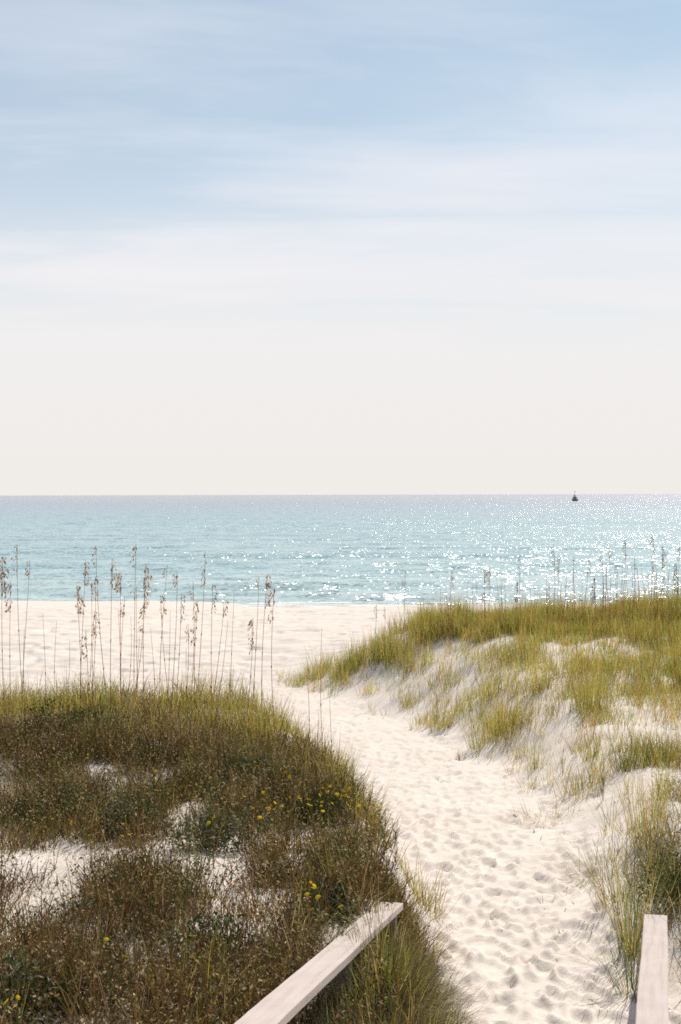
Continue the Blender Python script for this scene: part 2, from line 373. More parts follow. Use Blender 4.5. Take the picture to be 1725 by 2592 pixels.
# thin surf and sun sparkle, put in as white flecks along the waterline
xs = np.arange(-26, 26, .22); Vf = []; Tf = []
for rowk, off in enumerate((.0, -1.6)):
    for x_ in xs:
        if float(vnoise(np.array([x_ * .35]), np.array([rowk * 7.7]), 55)[0]) < .42 + .12 * rowk: continue
        yy = np.arange(58, 69, .05); g_ = ground(np.full_like(yy, x_), yy); k = np.argmax(g_ < .015); yc = yy[k] - off * (-1) * (-1)
        w = .10 + .34 * float(vnoise(np.array([x_ * 1.3]), np.array([3.3 + rowk]), 56)[0]); b = len(Vf); zf = .03 + (0 if rowk == 0 else .06)
        for dx, dy in ((-.11, -w), (.11, -w * .8), (.13, w), (-.09, w * .7)): Vf.append((x_ + dx, yc + dy + .1 * math.sin(x_ * 2.1), zf))
        Vf.append((x_, yc, zf + .03)); Tf += [(b, b + 1, b + 4), (b + 1, b + 2, b + 4), (b + 2, b + 3, b + 4), (b + 3, b, b + 4)]
foam_sparkle = tri_mesh('foam_sparkle', np.array(Vf), np.array(Tf), plain('white_foam_sparkle', (.82, .84, .84), .9, 6, .1), smooth=True)
tag(foam_sparkle, 'thin broken line of white surf and painted sun sparkle where the sea meets the beach', 'foam_sparkle', kind='stuff')

# ------------------------------------------------------------------ vegetation builders
def blades(B, az, lean, curv, L, W, C, seg=2, twist=None):
    """ribbon blades; B (n,3) feet, returns verts, tris, colours"""
    n = len(B); rows = []; pos = B.copy(); t = 0
    sx, sy = np.cos(az), -np.sin(az)
    if twist is not None:
        sx, sy = np.cos(az + twist), -np.sin(az + twist)
    for k in range(seg + 1):
        w = W * (1 - k / seg) ** .6 * .5
        if k < seg:
            off = np.stack([sx * w, sy * w, np.zeros(n)], 1)
            rows += [pos - off, pos + off]
        else: rows.append(pos)
        th = lean + curv * (k + .5) / seg
        step = np.stack([np.sin(az) * np.sin(th), np.cos(az) * np.sin(th), np.cos(th)], 1) * (L / seg)[:, None]
        pos = pos + step
    V = np.stack(rows, 1); m = V.shape[1]
    base = (np.arange(n) * m)[:, None]; loc = []
    for k in range(seg - 1):
        a = 2 * k; loc += [[a, a + 1, a + 3], [a, a + 3, a + 2]]
    a = 2 * (seg - 1); loc.append([a, a + 1, a + 2])
    T = (base[:, :, None] + np.array(loc)[None]).reshape(-1, 3)
    lv = np.repeat(np.linspace(0, 1, seg + 1), 2)[:m]
    return V.reshape(-1, 3), T, np.repeat(C, m, 0)
class Heap:
    def __init__(s): s.V, s.T, s.C, s.n = [], [], [], 0
    def add(s, r):
        V, T, C = r; s.V.append(V); s.T.append(T + s.n); s.C.append(C); s.n += len(V)
    def build(s, name, mat, parent=None, origin=None):
        V = np.concatenate(s.V)
        if origin is not None: V = V - np.array(origin)[None]
        return tri_mesh(name, V, np.concatenate(s.T), mat, np.concatenate(s.C), parent)
def pick(pal, n, rs=RS, var=.18):
    pal = np.array(pal); c = pal[rs.randint(0, len(pal), n)]
    return c * (1 + var * rs.randn(n, 1)).clip(.4, 1.8) * (1 + .05 * rs.randn(n, 3))
P_GREEN = [(.21, .205, .055), (.28, .255, .07), (.36, .30, .10), (.13, .15, .045), (.38, .30, .15), (.26, .19, .08)]
P_GOLD = [(.31, .285, .095), (.37, .31, .12), (.24, .255, .075), (.42, .32, .14), (.36, .33, .13), (.18, .20, .055), (.34, .22, .09), (.28, .30, .09)]
P_OLIVE = [(.17, .155, .045), (.12, .135, .035), (.26, .20, .08), (.34, .27, .14)]
P_BROWN = [(.13, .08, .038), (.21, .13, .065), (.06, .042, .025), (.36, .26, .16), (.14, .125, .05), (.19, .11, .05)]
P_RED = [(.11, .06, .032), (.17, .10, .05), (.06, .042, .024), (.28, .20, .12), (.20, .11, .05), (.11, .095, .038), (.16, .13, .05)]
P_PALE = [(.38, .31, .18), (.30, .25, .12), (.45, .38, .25)]
P_DARK = [(.035, .065, .02), (.05, .08, .03), (.06, .07, .025), (.08, .11, .05)]

def clumps(cx, cy, nper, rad_, L, W, pal, lean, curv, seg=2, cvar=.15, up=.0):
    """grass clumps at feet cx,cy; per-clump colour, splayed blades"""
    n = len(cx); m = n * nper; i = np.repeat(np.arange(n), nper)
    a = RS.rand(m) * 2 * np.pi; r = np.repeat(rad_, nper) * np.sqrt(RS.rand(m)) if np.ndim(rad_) else rad_ * np.sqrt(RS.rand(m))
    x = cx[i] + r * np.sin(a); y = cy[i] + r * np.cos(a)
    B = np.stack([x, y, ground(x, y, False) - .02], 1)
    cc = pick(pal, n)[i]; C = np.where(RS.rand(m, 1) < .35, pick(pal, m), cc * (1 + cvar * RS.randn(m, 1)).clip(.4, 1.8))
    LL = (L[i] if np.ndim(L) else L) * (.55 + .6 * RS.rand(m))
    ln = lean * (.3 + 1.0 * RS.rand(m)) * (.35 + .9 * r / (np.max(r) + 1e-6)) + up
    cv = curv * RS.rand(m) ** 1.3
    az = a + .7 * RS.randn(m)
    return blades(B, az, ln, cv, LL, W * (.7 + .6 * RS.rand(m)), C.clip(.01, .8), seg, RS.rand(m) * 1.2 - .6)
def flecks(x, y, h0, h1, size, pal):
    """leaf-sized faces floating on the twigs between two heights"""
    n = len(x); z = ground(x, y, False) + h0 + (h1 - h0) * RS.rand(n) ** .8
    c = np.stack([x, y, z], 1); u_ = RS.randn(n, 3); u_ /= np.linalg.norm(u_, axis=1)[:, None]
    w_ = np.cross(u_, RS.randn(n, 3)); w_ /= np.linalg.norm(w_, axis=1)[:, None]
    s = size * (.5 + RS.rand(n))[:, None]
    V = np.stack([c - u_ * s, c + w_ * s * .42, c + u_ * s, c - w_ * s * .42], 1).reshape(-1, 3)
    b = (np.arange(n) * 4)[:, None, None]; T = (b + np.array([[0, 1, 2], [0, 2, 3]])[None]).reshape(-1, 3)
    return V, T, np.repeat(pick(pal, n).clip(.01, .8), 4, 0)
def twigs(cx, cy, nper, rad_, L, pal, W=.004):
    n = len(cx); m = n * nper; i = np.repeat(np.arange(n), nper)
    a = RS.rand(m) * 2 * np.pi; r = rad_ * np.sqrt(RS.rand(m)) * .6
    x = cx[i] + r * np.sin(a); y = cy[i] + r * np.cos(a)
    hz = (RS.rand(m) < .45) * RS.rand(m) * L[i] * .55
    B = np.stack([x, y, ground(x, y, False) - .02 + hz], 1)
    cc = pick(pal, n)[i]; C = np.where(RS.rand(m, 1) < .4, pick(pal, m), cc * (1 + .2 * RS.randn(m, 1)).clip(.4, 1.8))
    return blades(B, a + RS.randn(m), .15 + .75 * RS.rand(m), (RS.rand(m) - .35) * 1.6, L[i] * (.35 + .65 * RS.rand(m)), W * (.7 + .6 * RS.rand(m)), C.clip(.01, .8), 2, RS.rand(m) * 3)

def ell(px, py, lst):
    s = np.zeros_like(px)
    for cx, cy, rx, ry, a in lst:
        q = ((px - cx) / rx) ** 2 + ((py - cy) / ry) ** 2
        s = np.maximum(s, a * np.exp(-q ** 2 * .8))
    return s
def scatter(n, y0, y1, x0, x1, p=1.0, margin=1.35):
    """uniform over the visible wedge plus a margin, between depths y0 and y1"""
    Yc = np.sqrt(y0 ** 2 + (y1 ** 2 - y0 ** 2) * RS.rand(n)) if p == 1 else y0 + (y1 - y0) * RS.rand(n)
    hw = Yc * .245 * margin
    Xc = (RS.rand(n) * 2 - 1) * hw
    k = (Xc > x0) & (Xc < x1); return Xc[k], Yc[k]

# bare patches of the left dune, grown patches of the right dune (photo coordinates of the foot points)
BARE_L = [(90, 2215, 230, 50, .84), (330, 2195, 120, 26, .72), (540, 2190, 150, 30, .75), (310, 2445, 150, 60, .88), (360, 1835, 150, 22, .5),
          (690, 2135, 130, 34, .6), (610, 2480, 110, 60, .75), (50, 2330, 90, 70, .7), (560, 1940, 80, 36, .3), (470, 2400, 120, 40, .4),
          (680, 1905, 90, 30, .5), (420, 2050, 80, 30, .3), (800, 1900, 110, 50, .5), (720, 1960, 90, 40, .4), (860, 2110, 90, 26, .45), (200, 2400, 120, 30, .5), (140, 2520, 90, 30, .5), (400, 2540, 90, 30, .5), (700, 2390, 60, 40, .4), (30, 2440, 60, 40, .5), (480, 1870, 120, 26, .45), (1075, 2470, 40, 60, .7)]
def clear_rail(Xc, Yc):
    o = np.ones_like(Xc)
    for (ax, ay, bx, by) in ((-.801, 1.79, .285, 8.15), (.63, 3.0, 1.93, 8.7)):
        t = np.clip(((Xc - ax) * (bx - ax) + (Yc - ay) * (by - ay)) / ((bx - ax) ** 2 + (by - ay) ** 2), 0, 1)
        dd = np.hypot(Xc - ax - t * (bx - ax), Yc - ay - t * (by - ay)); o *= dd > .11
    return o
def edge_left(Xc, Yc):
    e = FL(Yc) - .22 + .28 * fbm(Yc * 1.1, Yc * 0 + 2, 71, 3) - .12 * smooth(13, 18, Yc) * 4
    return 1 - smooth(e - .12, e + .10, Xc)
def dens_left(Xc, Yc, gaps=True):
    px, py = proj(Xc, Yc, ground(Xc, Yc, False))
    d = edge_left(Xc, Yc) * (1 - smooth(16.2, 17.8, Yc + .9 * fbm(Xc * .5, Yc * .2, 72, 2)))
    d *= 1 - ell(px, py, BARE_L)
    d *= (clear_rail(Xc, Yc) if gaps else 1)
    fl_ = .20 + .46 * smooth(9.5, 11, Yc); d *= fl_ + .8 * smooth(-.32, .25, fbm(Xc * 1.6, Yc * 1.2, 73, 4, .6))
    if gaps: d *= .16 + 1.05 * smooth(-.22, .16, fbm(Xc * 3.4, Yc * 2.8, 74, 2))
    return d.clip(0, 1), px, py
GROWN_R = [(1420, 1582, 400, 44, 1.0), (1700, 1600, 230, 85, .9), (1500, 1640, 130, 50, .6), (1160, 1605, 110, 36, .95), (1000, 1665, 70, 26, .55), (930, 1690, 60, 18, .35),
           (840, 1720, 70, 24, .45), (770, 1742, 50, 14, .35), (880, 1750, 60, 20, .18), (1090, 1700, 70, 30, .4), (1250, 1700, 150, 34, .30), (1210, 1770, 100, 40, .32), (1270, 1835, 75, 30, .5),
           (1120, 1835, 60, 22, .35), (1350, 1745, 90, 26, .45), (1330, 1660, 110, 34, .38), (1480, 1720, 120, 40, .6), (1500, 1800, 90, 60, .6), (1580, 1770, 90, 40, .35), (1700, 1720, 120, 70, .75),
           (1690, 1800, 60, 40, .35), (1660, 1925, 95, 34, .75), (1480, 1990, 90, 30, .30), (1500, 1900, 90, 40, .22), (1400, 2085, 90, 16, .3), (1600, 1990, 120, 30, .25),
           (1690, 2080, 90, 70, .8), (1600, 2120, 50, 60, .45), (1570, 2220, 70, 40, .4), (1700, 2230, 90, 80, .95), (1700, 2350, 50, 120, .8),
           (1590, 2330, 40, 90, .45), (1585, 2480, 30, 80, .45), (1725, 2480, 40, 120, .7), (1340, 1950, 60, 20, .12), (1330, 1690, 60, 30, .3)]
def dens_right(Xc, Yc):
    px, py = proj(Xc, Yc, ground(Xc, Yc, False))
    inner = np.where(px > 1725, ell(np.minimum(px, 1724), py, GROWN_R), ell(px, py, GROWN_R))
    d = inner * smooth(FR(Yc) - .25, FR(Yc) + .35, Xc)
    nz = smooth(-.2, .2, fbm(Xc * 1.7, Yc * 1.1, 83, 4, .6)); d *= np.where(inner > .85, .45 + .6 * nz, .12 + 1.1 * nz)
    return d.clip(0, 1) * clear_rail(Xc, Yc), px, py

# amount of litter brown and painted shadow on the ground sheet
nv = len(sand.data.vertices); co = np.empty(nv * 3, dtype=np.float32); sand.data.vertices.foreach_get('co', co); co = co.reshape(-1, 3).astype(float)
Xg, Yg = co[:, 0], np.maximum(co[:, 1], .5)
litter_shadow = np.where((co[:, 1] > 3) & (co[:, 1] < 18.5) & (np.abs(Xg) < Yg * .5 + 1), dens_left(Xg, Yg, False)[0], 0)
under = np.clip((Xg - (-.22 + (Yg - 4.8) * .171)) / .1, 0, 1) * (1 - smooth(FL(Yg) - .3, FL(Yg) - .02, Xg)) * (Yg < 8.6) * (Yg > 3)  # dark strip painting in the shadow beside the left handrail
litter_shadow = np.maximum(litter_shadow * (1 - smooth(13, 16, Yg) * .6) * (.62 + .38 * smooth(9.5, 11, Yg)), under)
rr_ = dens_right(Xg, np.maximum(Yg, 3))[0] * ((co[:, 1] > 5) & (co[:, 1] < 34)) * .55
litter_shadow = np.maximum(litter_shadow, rr_)
at_ = sand.data.color_attributes.new('Col', 'FLOAT_COLOR', 'POINT'); c4 = np.ones((nv, 4), dtype=np.float32); c4[:, :3] = np.clip(litter_shadow, 0, 1)[:, None]
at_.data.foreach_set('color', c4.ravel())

# ------------------------------------------------------------------ left dune cover
g1 = Heap(); d1 = Heap()
Xc, Yc = scatter(84000, 4.6, 18.2, -12, 1.2, margin=1.95)
D, px, py = dens_left(Xc, Yc); keep = RS.rand(len(Xc)) < D; Xc, Yc, px, py = Xc[keep], Yc[keep], px[keep], py[keep]
inv = (np.abs(px - 862) < 960)
back = smooth(13.0, 15.0, Yc + .8 * fbm(Xc, Yc, 90, 2))           # pale yellow-green rim
near_edge = smooth(-1.1, -.35, Xc - FL(Yc) + .3 * fbm(Xc * 1.5, Yc, 91, 2)) * smooth(8.6, 11, Yc)
front = 1 - smooth(8.5, 11.5, Yc)
typ = RS.rand(len(Xc))
gr = np.clip(.92 * back + .85 * near_edge, 0, 1)
def sub(mask, f): k = mask & (RS.rand(len(mask)) < f) & (inv | (RS.rand(len(mask)) < .4)); return Xc[k], Yc[k]
is_g = typ < gr
x, y = sub(is_g, .20); g1.add(clumps(x, y, 13, .12, (.20 + .36 * RS.rand(len(x)) ** 1.6), .0065, P_GREEN + P_GOLD[:3], .38, .55)); print('left green', len(x))
x, y = sub(~is_g & (typ < gr + (1 - gr) * .30), .34); g1.add(clumps(x, y, 14, .10, .20 + .14 * RS.rand(len(x)), .005, P_OLIVE + P_BROWN[:2], .7, 1.3))
x, y = sub(~is_g & (typ > .74), .08); g1.add(clumps(x, y, 6, .07, .26 + .16 * RS.rand(len(x)), .0052, P_PALE + P_OLIVE[2:], .8, 2.3, 4))
brown = ~is_g & (typ > gr + (1 - gr) * .30)
frt = RS.rand(len(Xc)) < front
hump = lambda x, y: .55 + .75 * smooth(-.25, .3, fbm(x * 3.4, y * 2.8, 74, 2))
x, y = sub(brown & ~frt, .52); d1.add(twigs(x, y, 20, .15, hump(x, y) * (.15 + .19 * RS.rand(len(x))), P_BROWN + P_OLIVE[:2], .0075)); print('left twigs', len(x))
x, y = sub(brown & frt, .55); d1.add(twigs(x, y, 20, .15, hump(x, y) * (.15 + .18 * RS.rand(len(x))), P_RED + P_BROWN[:2] + P_OLIVE[:1], .0068)); print('left twigs', len(x))
x, y = sub(~is_g, .75); x = np.repeat(x, 7) + .06 * RS.randn(len(x) * 7); y = np.repeat(y, 7) + .06 * RS.randn(len(y) * 7)
patch = fbm(x * .9, y * .9, 95, 2)
k = patch > .12
k = patch > .34; d1.add(flecks(x[k], y[k], .01, .24, .012, P_DARK + P_OLIVE)); d1.add(flecks(x[~k], y[~k],   .02, .25, .0112, P_RED + P_PALE + P_OLIVE[2:]))
# deep grass between the left handrail and the path
yy_ = 4.6 + 4.2 * RS.rand(900); xr_ = -.22 + (yy_ - 4.8) * .171 + .02; xx_ = xr_ + (FL(yy_) - .16 - xr_) * RS.rand(900) ** .9
kp = RS.rand(900) < .10 + .75 * smooth(-.25, .2, fbm(xx_ * 3, yy_ * 2.4, 77, 3)); xx_, yy_ = xx_[kp], yy_[kp]
g1.add(clumps(xx_, yy_, 20, .09, np.minimum(.24 + .26 * RS.rand(len(xx_)), .14 + .9 * (xx_ - xr_[kp]) + (8.8 - yy_) * .13), .0048, P_DARK + P_OLIVE + P_GREEN[:2] + P_RED + P_PALE[:1], .6, 1.8, 4))
o = g1.build('dune_grass', M_grass); tag(o, 'yellow green and olive beach grass covering the dune left of the sandy path', 'grass', kind='stuff')
k = RS.rand(len(x)) < .42; d1.add(flecks(x[k], y[k], .12, .30, .0095, P_PALE + [(.42, .30, .14), (.5, .42, .28)]))  # pale upper flecks paint sunlit highlights onto the tangle
o = d1.build('dry_undergrowth', M_dry); tag(o, 'low tangle of dry brown twigs and small leaves on the left dune', 'undergrowth', kind='stuff')

# ------------------------------------------------------------------ right dune cover
g2 = Heap(); d2 = Heap()
Xc, Yc = scatter(72000, 21.0, 34, -3, 18, margin=2.0)
Xn, Yn = scatter(57000, 6.0, 21, -3, 12, margin=2.0); Xc = np.concatenate([Xc, Xn]); Yc = np.concatenate([Yc, Yn])
D, px, py = dens_right(Xc, Yc); keep = (RS.rand(len(Xc)) < D * np.where(Yc < 21, .40, .6) * np.where(np.abs(px - 862) > 1000, .5, 1)); Xc, Yc, px, py = Xc[keep], Yc[keep], px[keep], py[keep]
k = RS.rand(len(Xc)) < np.where(py < 1700, 1, .6); far = Yc > 21
x, y = Xc[k & far], Yc[k & far]
g2.add(clumps(x, y, 14, .14, (.7 + .7 * smooth(-.3, .3, fbm(x * .9, y * .9, 88, 2))) * (.24 + .34 * RS.rand(len(x)) ** 1.5), .0085, P_GOLD, .26, .45)); print('right far', len(x))
x, y = Xc[k & ~far & (Yc > 12)], Yc[k & ~far & (Yc > 12)]
g2.add(clumps(x, y, 13, .10, .26 + .22 * RS.rand(len(x)), .006, P_GOLD + P_GREEN, .45, .8)); print('right mid', len(x))
kk = k & (Yc <= 12.5); x, y = Xc[kk], Yc[kk]
g2.add(clumps(x, y, 11, .08, .24 + .2 * RS.rand(len(x)), .0048, P_GREEN + P_OLIVE + P_DARK[:2], .6, 1.3, 3)); print('right near', len(x))
kk = (Yc <= 14) & (px > 1600); x, y = Xc[kk], Yc[kk]
d2.add(twigs(x, y, 16, .11, .15 + .12 * RS.rand(len(x)), P_BROWN + P_OLIVE[:2]))
x = np.repeat(x, 6) + .06 * RS.randn(len(x) * 6); y = np.repeat(y, 6) + .06 * RS.randn(len(y) * 6)
d2.add(flecks(x, y, .01, .24, .010, P_DARK + P_OLIVE))
# sparse single shoots over the open slope
Xs, Ys = scatter(50000, 8.0, 31, -3, 14, margin=1.9)
px_, py_ = proj(Xs, Ys, ground(Xs, Ys, False))
ds = smooth(FR(Ys) - .1, FR(Ys) + .9, Xs) * (.06 + .5 * smooth(-.15, .35, fbm(Xs * .8, Ys * .55, 101, 4, .6))) * clear_rail(Xs, Ys)
ds = np.maximum(ds, .5 * ell(px_, py_, [(840, 1715, 120, 30, .5), (1000, 1720, 120, 40, .5), (1350, 1730, 300, 50, .6), (1200, 1790, 140, 60, .5), (1600, 1800, 170, 60, .4)]) * (Ys > 12))
kp = RS.rand(len(Xs)) < ds * .55; x, y = Xs[kp], Ys[kp]
g2.add(clumps(x, y, 6, .05, .16 + .34 * RS.rand(len(x)) ** 1.3, .0062, P_GOLD + P_PALE[:1], .35, .6)); print('shoots', len(x))
# scattered runners and fallen straws lying on the sand
Xs, Ys = scatter(9000, 6.0, 34, -6, 9, margin=1.1)
vs = fbm(Xs * .9, Ys * .7, 99, 2) > -.05
far_path = (Xs > FR(Ys) - .35) | (Xs < FL(Ys) + .1); vs &= far_path & (RS.rand(len(Xs)) < .5) & (Ys < 34)
Xs, Ys = Xs[vs], Ys[vs]; B = np.stack([Xs, Ys, ground(Xs, Ys) + .004], 1); n = len(Xs)
d2.add(blades(B, RS.rand(n) * 6.3, 1.35 + .2 * RS.rand(n), .25 * RS.rand(n), .08 + .22 * RS.rand(n), .004 + .003 * RS.rand(n), pick(P_PALE + P_BROWN, n).clip(.01, .8), 2))
o = g2.build('dune_grass', M_grass); tag(o, 'golden green beach grass growing over the dune right of the sandy path', 'grass', kind='stuff')
o = d2.build('dry_undergrowth', M_dry); tag(o, 'dry twigs, straws and small leaves low on the right dune', 'undergrowth', kind='stuff')

# ------------------------------------------------------------------ individual tufts
def tuft(px, py, h, r, n, pal, label, lean=.5, curv=.9, w=.006, seg=3, group=None, name='grass_tuft', twigfrac=0):
    x, y, z = hit(px, py)
    hp = Heap(); m = n; rs = RS
    a = rs.rand(m) * 2 * np.pi; rr = r * np.sqrt(rs.rand(m)) * .85
    bx = x + rr * np.sin(a); by = y + rr * np.cos(a)
    B = np.stack([bx, by, ground(bx, by, False) - .02], 1)
    hp.add(blades(B, a + .5 * rs.randn(m), lean * (.15 + rs.rand(m)), curv * rs.rand(m) ** 1.2, h * (.5 + .6 * rs.rand(m)), w * (.7 + .5 * rs.rand(m)), pick(pal, m).clip(.01, .8), seg, rs.rand(m) - .5))
    o = hp.build(name, M_grass, origin=(x, y, z)); o.location = (x, y, z)
    tag(o, label, 'grass tuft', group or 'separate tufts of beach grass on the dunes'); return o
GRN, GLD, OLV, DRK = P_GREEN, P_GOLD, P_GREEN[:2] + P_OLIVE, P_DARK + P_GREEN[:2]
TUFTS = [
 (1262, 1868, .66, .50, 420, GLD, 'large thick golden tuft at the dune foot, casting a dark shadow towards the path', .3, .35),
 (1118, 1846, .36, .22, 170, GLD, 'mid sized olive tuft just left of the large golden tuft above the path bend', .5, .4),
 (1035, 1790, .30, .20, 110, GLD, 'sparse short tuft on the slope above the upper path', .4, .4),
 (1165, 1925, .20, .08, 40, P_BROWN + GLD, 'small brown upright tuft at the path edge in front of the large golden tuft', .4, .5),
 (770, 1722, .28, .25, 120, GRN, 'low spreading tuft where the right dune runs out onto the open beach', .7, .6),
 (868, 1716, .40, .22, 150, GRN, 'upright green tuft on the tip of the right dune, second inland from the open beach', .4, .5),
 (1495, 1800, .62, .30, 300, GLD, 'tall straggly tuft standing alone in the middle of the right dune slope', .35, .4),
 (1352, 1950, .34, .14, 80, GRN, 'thin grey green tuft on bare sand below the straggly tall tuft', .5, .6),
 (1480, 2015, .38, .28, 160, GRN, 'airy spiky tuft halfway down the right dune slope above bare sand', .9, .6),
 (1375, 2078, .24, .40, 130, GLD + P_PALE, 'flattened yellowish tuft lying out towards the path', 1.2, .5),
 (1340, 2005, .30, .10, 30, P_PALE + GLD, 'few thin straws standing on bare sand beside the path', .5, .4),
 (1595, 1950, .46, .22, 190, DRK, 'dark green dense tuft near the picture edge behind the yellow flower', .5, .7),
 (1680, 1935, .44, .26, 260, DRK + OLV, 'broad dark tuft at the right picture edge, upslope of the boardwalk', .6, .8),
 (1560, 2290, .60, .16, 80, GRN + P_OLIVE, 'tall arching tuft on the sand just beyond the end of the right handrail', .6, .9),
 (1606, 2420, .85, .12, 120, GRN + P_DARK[:2], 'tall green tuft pressed along the left side of the right handrail', .35, .7),
 (1606, 2530, .55, .12, 90, DRK + GRN, 'dark green tuft at the base of the right handrail near the picture bottom', .5, .9),
 (1530, 2215, .34, .34, 150, OLV + P_PALE, 'wispy tuft reaching left over the path below the dark bushes', 1.0, .6),
 (1640, 2140, .75, .16, 120, GLD, 'tall reddish gold grass stalks rising from the dark growth on the right', .25, .3),
 (1060, 2290, .42, .20, 190, OLV + GRN, 'green tuft around the far end of the left handrail', .7, 1.1),
 (1012, 2318, .34, .14, 110, OLV + GRN, 'short green tuft overlapping the far corner of the left handrail', .6, 1.0),
 (1050, 2400, .36, .18, 170, OLV + P_PALE, 'arching tuft right of the left handrail beside the path', .9, 1.3),
 (1000, 2480, .44, .22, 260, DRK + OLV, 'dark green drooping tuft in the shade of the left handrail', .8, 1.4),
 (930, 2560, .42, .30, 280, DRK + OLV, 'dark tuft at the picture bottom in the shade of the left handrail', .8, 1.4),
 (1050, 2575, .34, .18, 150, OLV + P_BROWN, 'brownish tuft hanging over the path edge at the picture bottom', 1.0, 1.2),
 (745, 2420, .46, .14, 60, GRN + P_PALE, 'pale green arching tuft just left of the left handrail', .6, 1.6),
 (470, 2560, .50, .2, 110, GRN + P_PALE[:1], 'green blades with pale tips at the near end of the left handrail', .6, 1.3),
 (600, 2540, .5, .14, 60, GRN, 'thin green tuft leaning over the near end of the left handrail', .5, 1.0),
 (310, 2215, .22, .10, 60, P_DARK + P_BROWN, 'small dark tuft alone on the bare sand patch of the left dune', .5, .6),
 (60, 2260, .14, .12, 60, P_DARK, 'tiny dark green tuft on bare sand at the left picture edge', .8, .8),
 (660, 1880, .50, .30, 220, GRN, 'upright yellow green tuft on the back rim of the left dune by the beach', .35, .5),
 (850, 1960, .46, .28, 230, GLD, 'golden green tuft on the left dune edge above the path', .4, .5),
]
for t in TUFTS:
    tuft(t[0], t[1], t[2], t[3], t[4], t[5], t[6], *t[7:9], w=.0065 if t[1] < 1900 else .0048)

# ------------------------------------------------------------------ low shrubs on the left dune
def shrub(px, py, h, r, label, pal=P_DARK, n=1500):
    x, y, z = hit(px, py)
    e = empty('low_shrub', (x, y, z)); tag(e, label, 'shrub', 'low leafy shrubs on the left dune')
    m = int(90 * r / .3); a = RS.rand(m) * 6.283; hp = Heap()
    B = np.stack([x + .1 * r * np.sin(a), y + .1 * r * np.cos(a), np.full(m, z - .03)], 1)
    hp.add(blades(B, a + .3 * RS.randn(m), .2 + 1.0 * RS.rand(m), .3 * RS.randn(m), h * (.7 + .5 * RS.rand(m)) + .3 * r, np.full(m, .007), pick(P_BROWN, m).clip(.01, .8), 3))
    hp.build('branches', M_dry, e, (x, y, z))
    q = RS.randn(n, 3); q /= np.linalg.norm(q, axis=1)[:, None]; q[:, 2] = np.abs(q[:, 2]); rr = RS.rand(n, 1) ** .35
    lump = 1 + .35 * fbm(q[:, 0] * 2.2 + px, q[:, 1] * 2.2 + py, 5, 2)
    c = np.stack([x + q[:, 0] * r * rr[:, 0] * lump, y + q[:, 1] * r * rr[:, 0] * lump, z + .01 + q[:, 2] * h * rr[:, 0] * lump], 1)
    u_ = RS.randn(n, 3); u_ /= np.linalg.norm(u_, axis=1)[:, None]; w_ = np.cross(u_, RS.randn(n, 3)); w_ /= np.linalg.norm(w_, axis=1)[:, None]
    s = .013 * (.6 + .8 * RS.rand(n, 1))
    V = np.stack([c - u_ * s, c + w_ * s * .5, c + u_ * s, c - w_ * s * .5], 1).reshape(-1, 3)
    b = (np.arange(n) * 4)[:, None, None]; T = (b + np.array([[0, 1, 2], [0, 2, 3]])[None]).reshape(-1, 3)
    o = tri_mesh('foliage', V - np.array([x, y, z]), T, M_dry, np.repeat(pick(pal, n).clip(.01, .8), 4, 0), e); o['kind'] = 'stuff'
SHR = [(130, 1880, .38, .42, 'dark green shrub under the sea oats near the left picture edge'),
       (215, 1865, .30, .26, 'smaller green shrub beside the dark one under the sea oats'),
       (120, 2090, .30, .40, 'blackish shrub in the hollow left of the yellow flowers'),
       (620, 2010, .32, .36, 'dark green shrub behind the row of yellow flowers'),
       (800, 2085, .24, .26, 'small dark green shrub under the clustered yellow flowers near the path'),
       (530, 2150, .26, .34, 'low shrub at the rim of the bare sand strip'),
       (330, 2115, .26, .28, 'grey green shrub in the middle of the dry brown growth'),
       (820, 2330, .2, .2, 'dark low shrub beside the far part of the left handrail'),
       (520, 2460, .26, .26, 'dark green shrub left of the handrail near the picture bottom'),
       (30, 2590, .26, .30, 'grey green shrub in the bottom left corner of the picture'),
       (250, 2460, .14, .16, 'small fresh green plant beside the single low yellow flower'),
       (1715, 2290, .30, .26, 'blackish bush beyond the end of the right handrail')]
for k, s in enumerate(SHR):
    shrub(*s, pal=(P_DARK if k not in (5, 6, 9) else P_DARK + [(.16, .17, .11), (.22, .22, .16)]), n=int(900 + 2600 * s[3]))

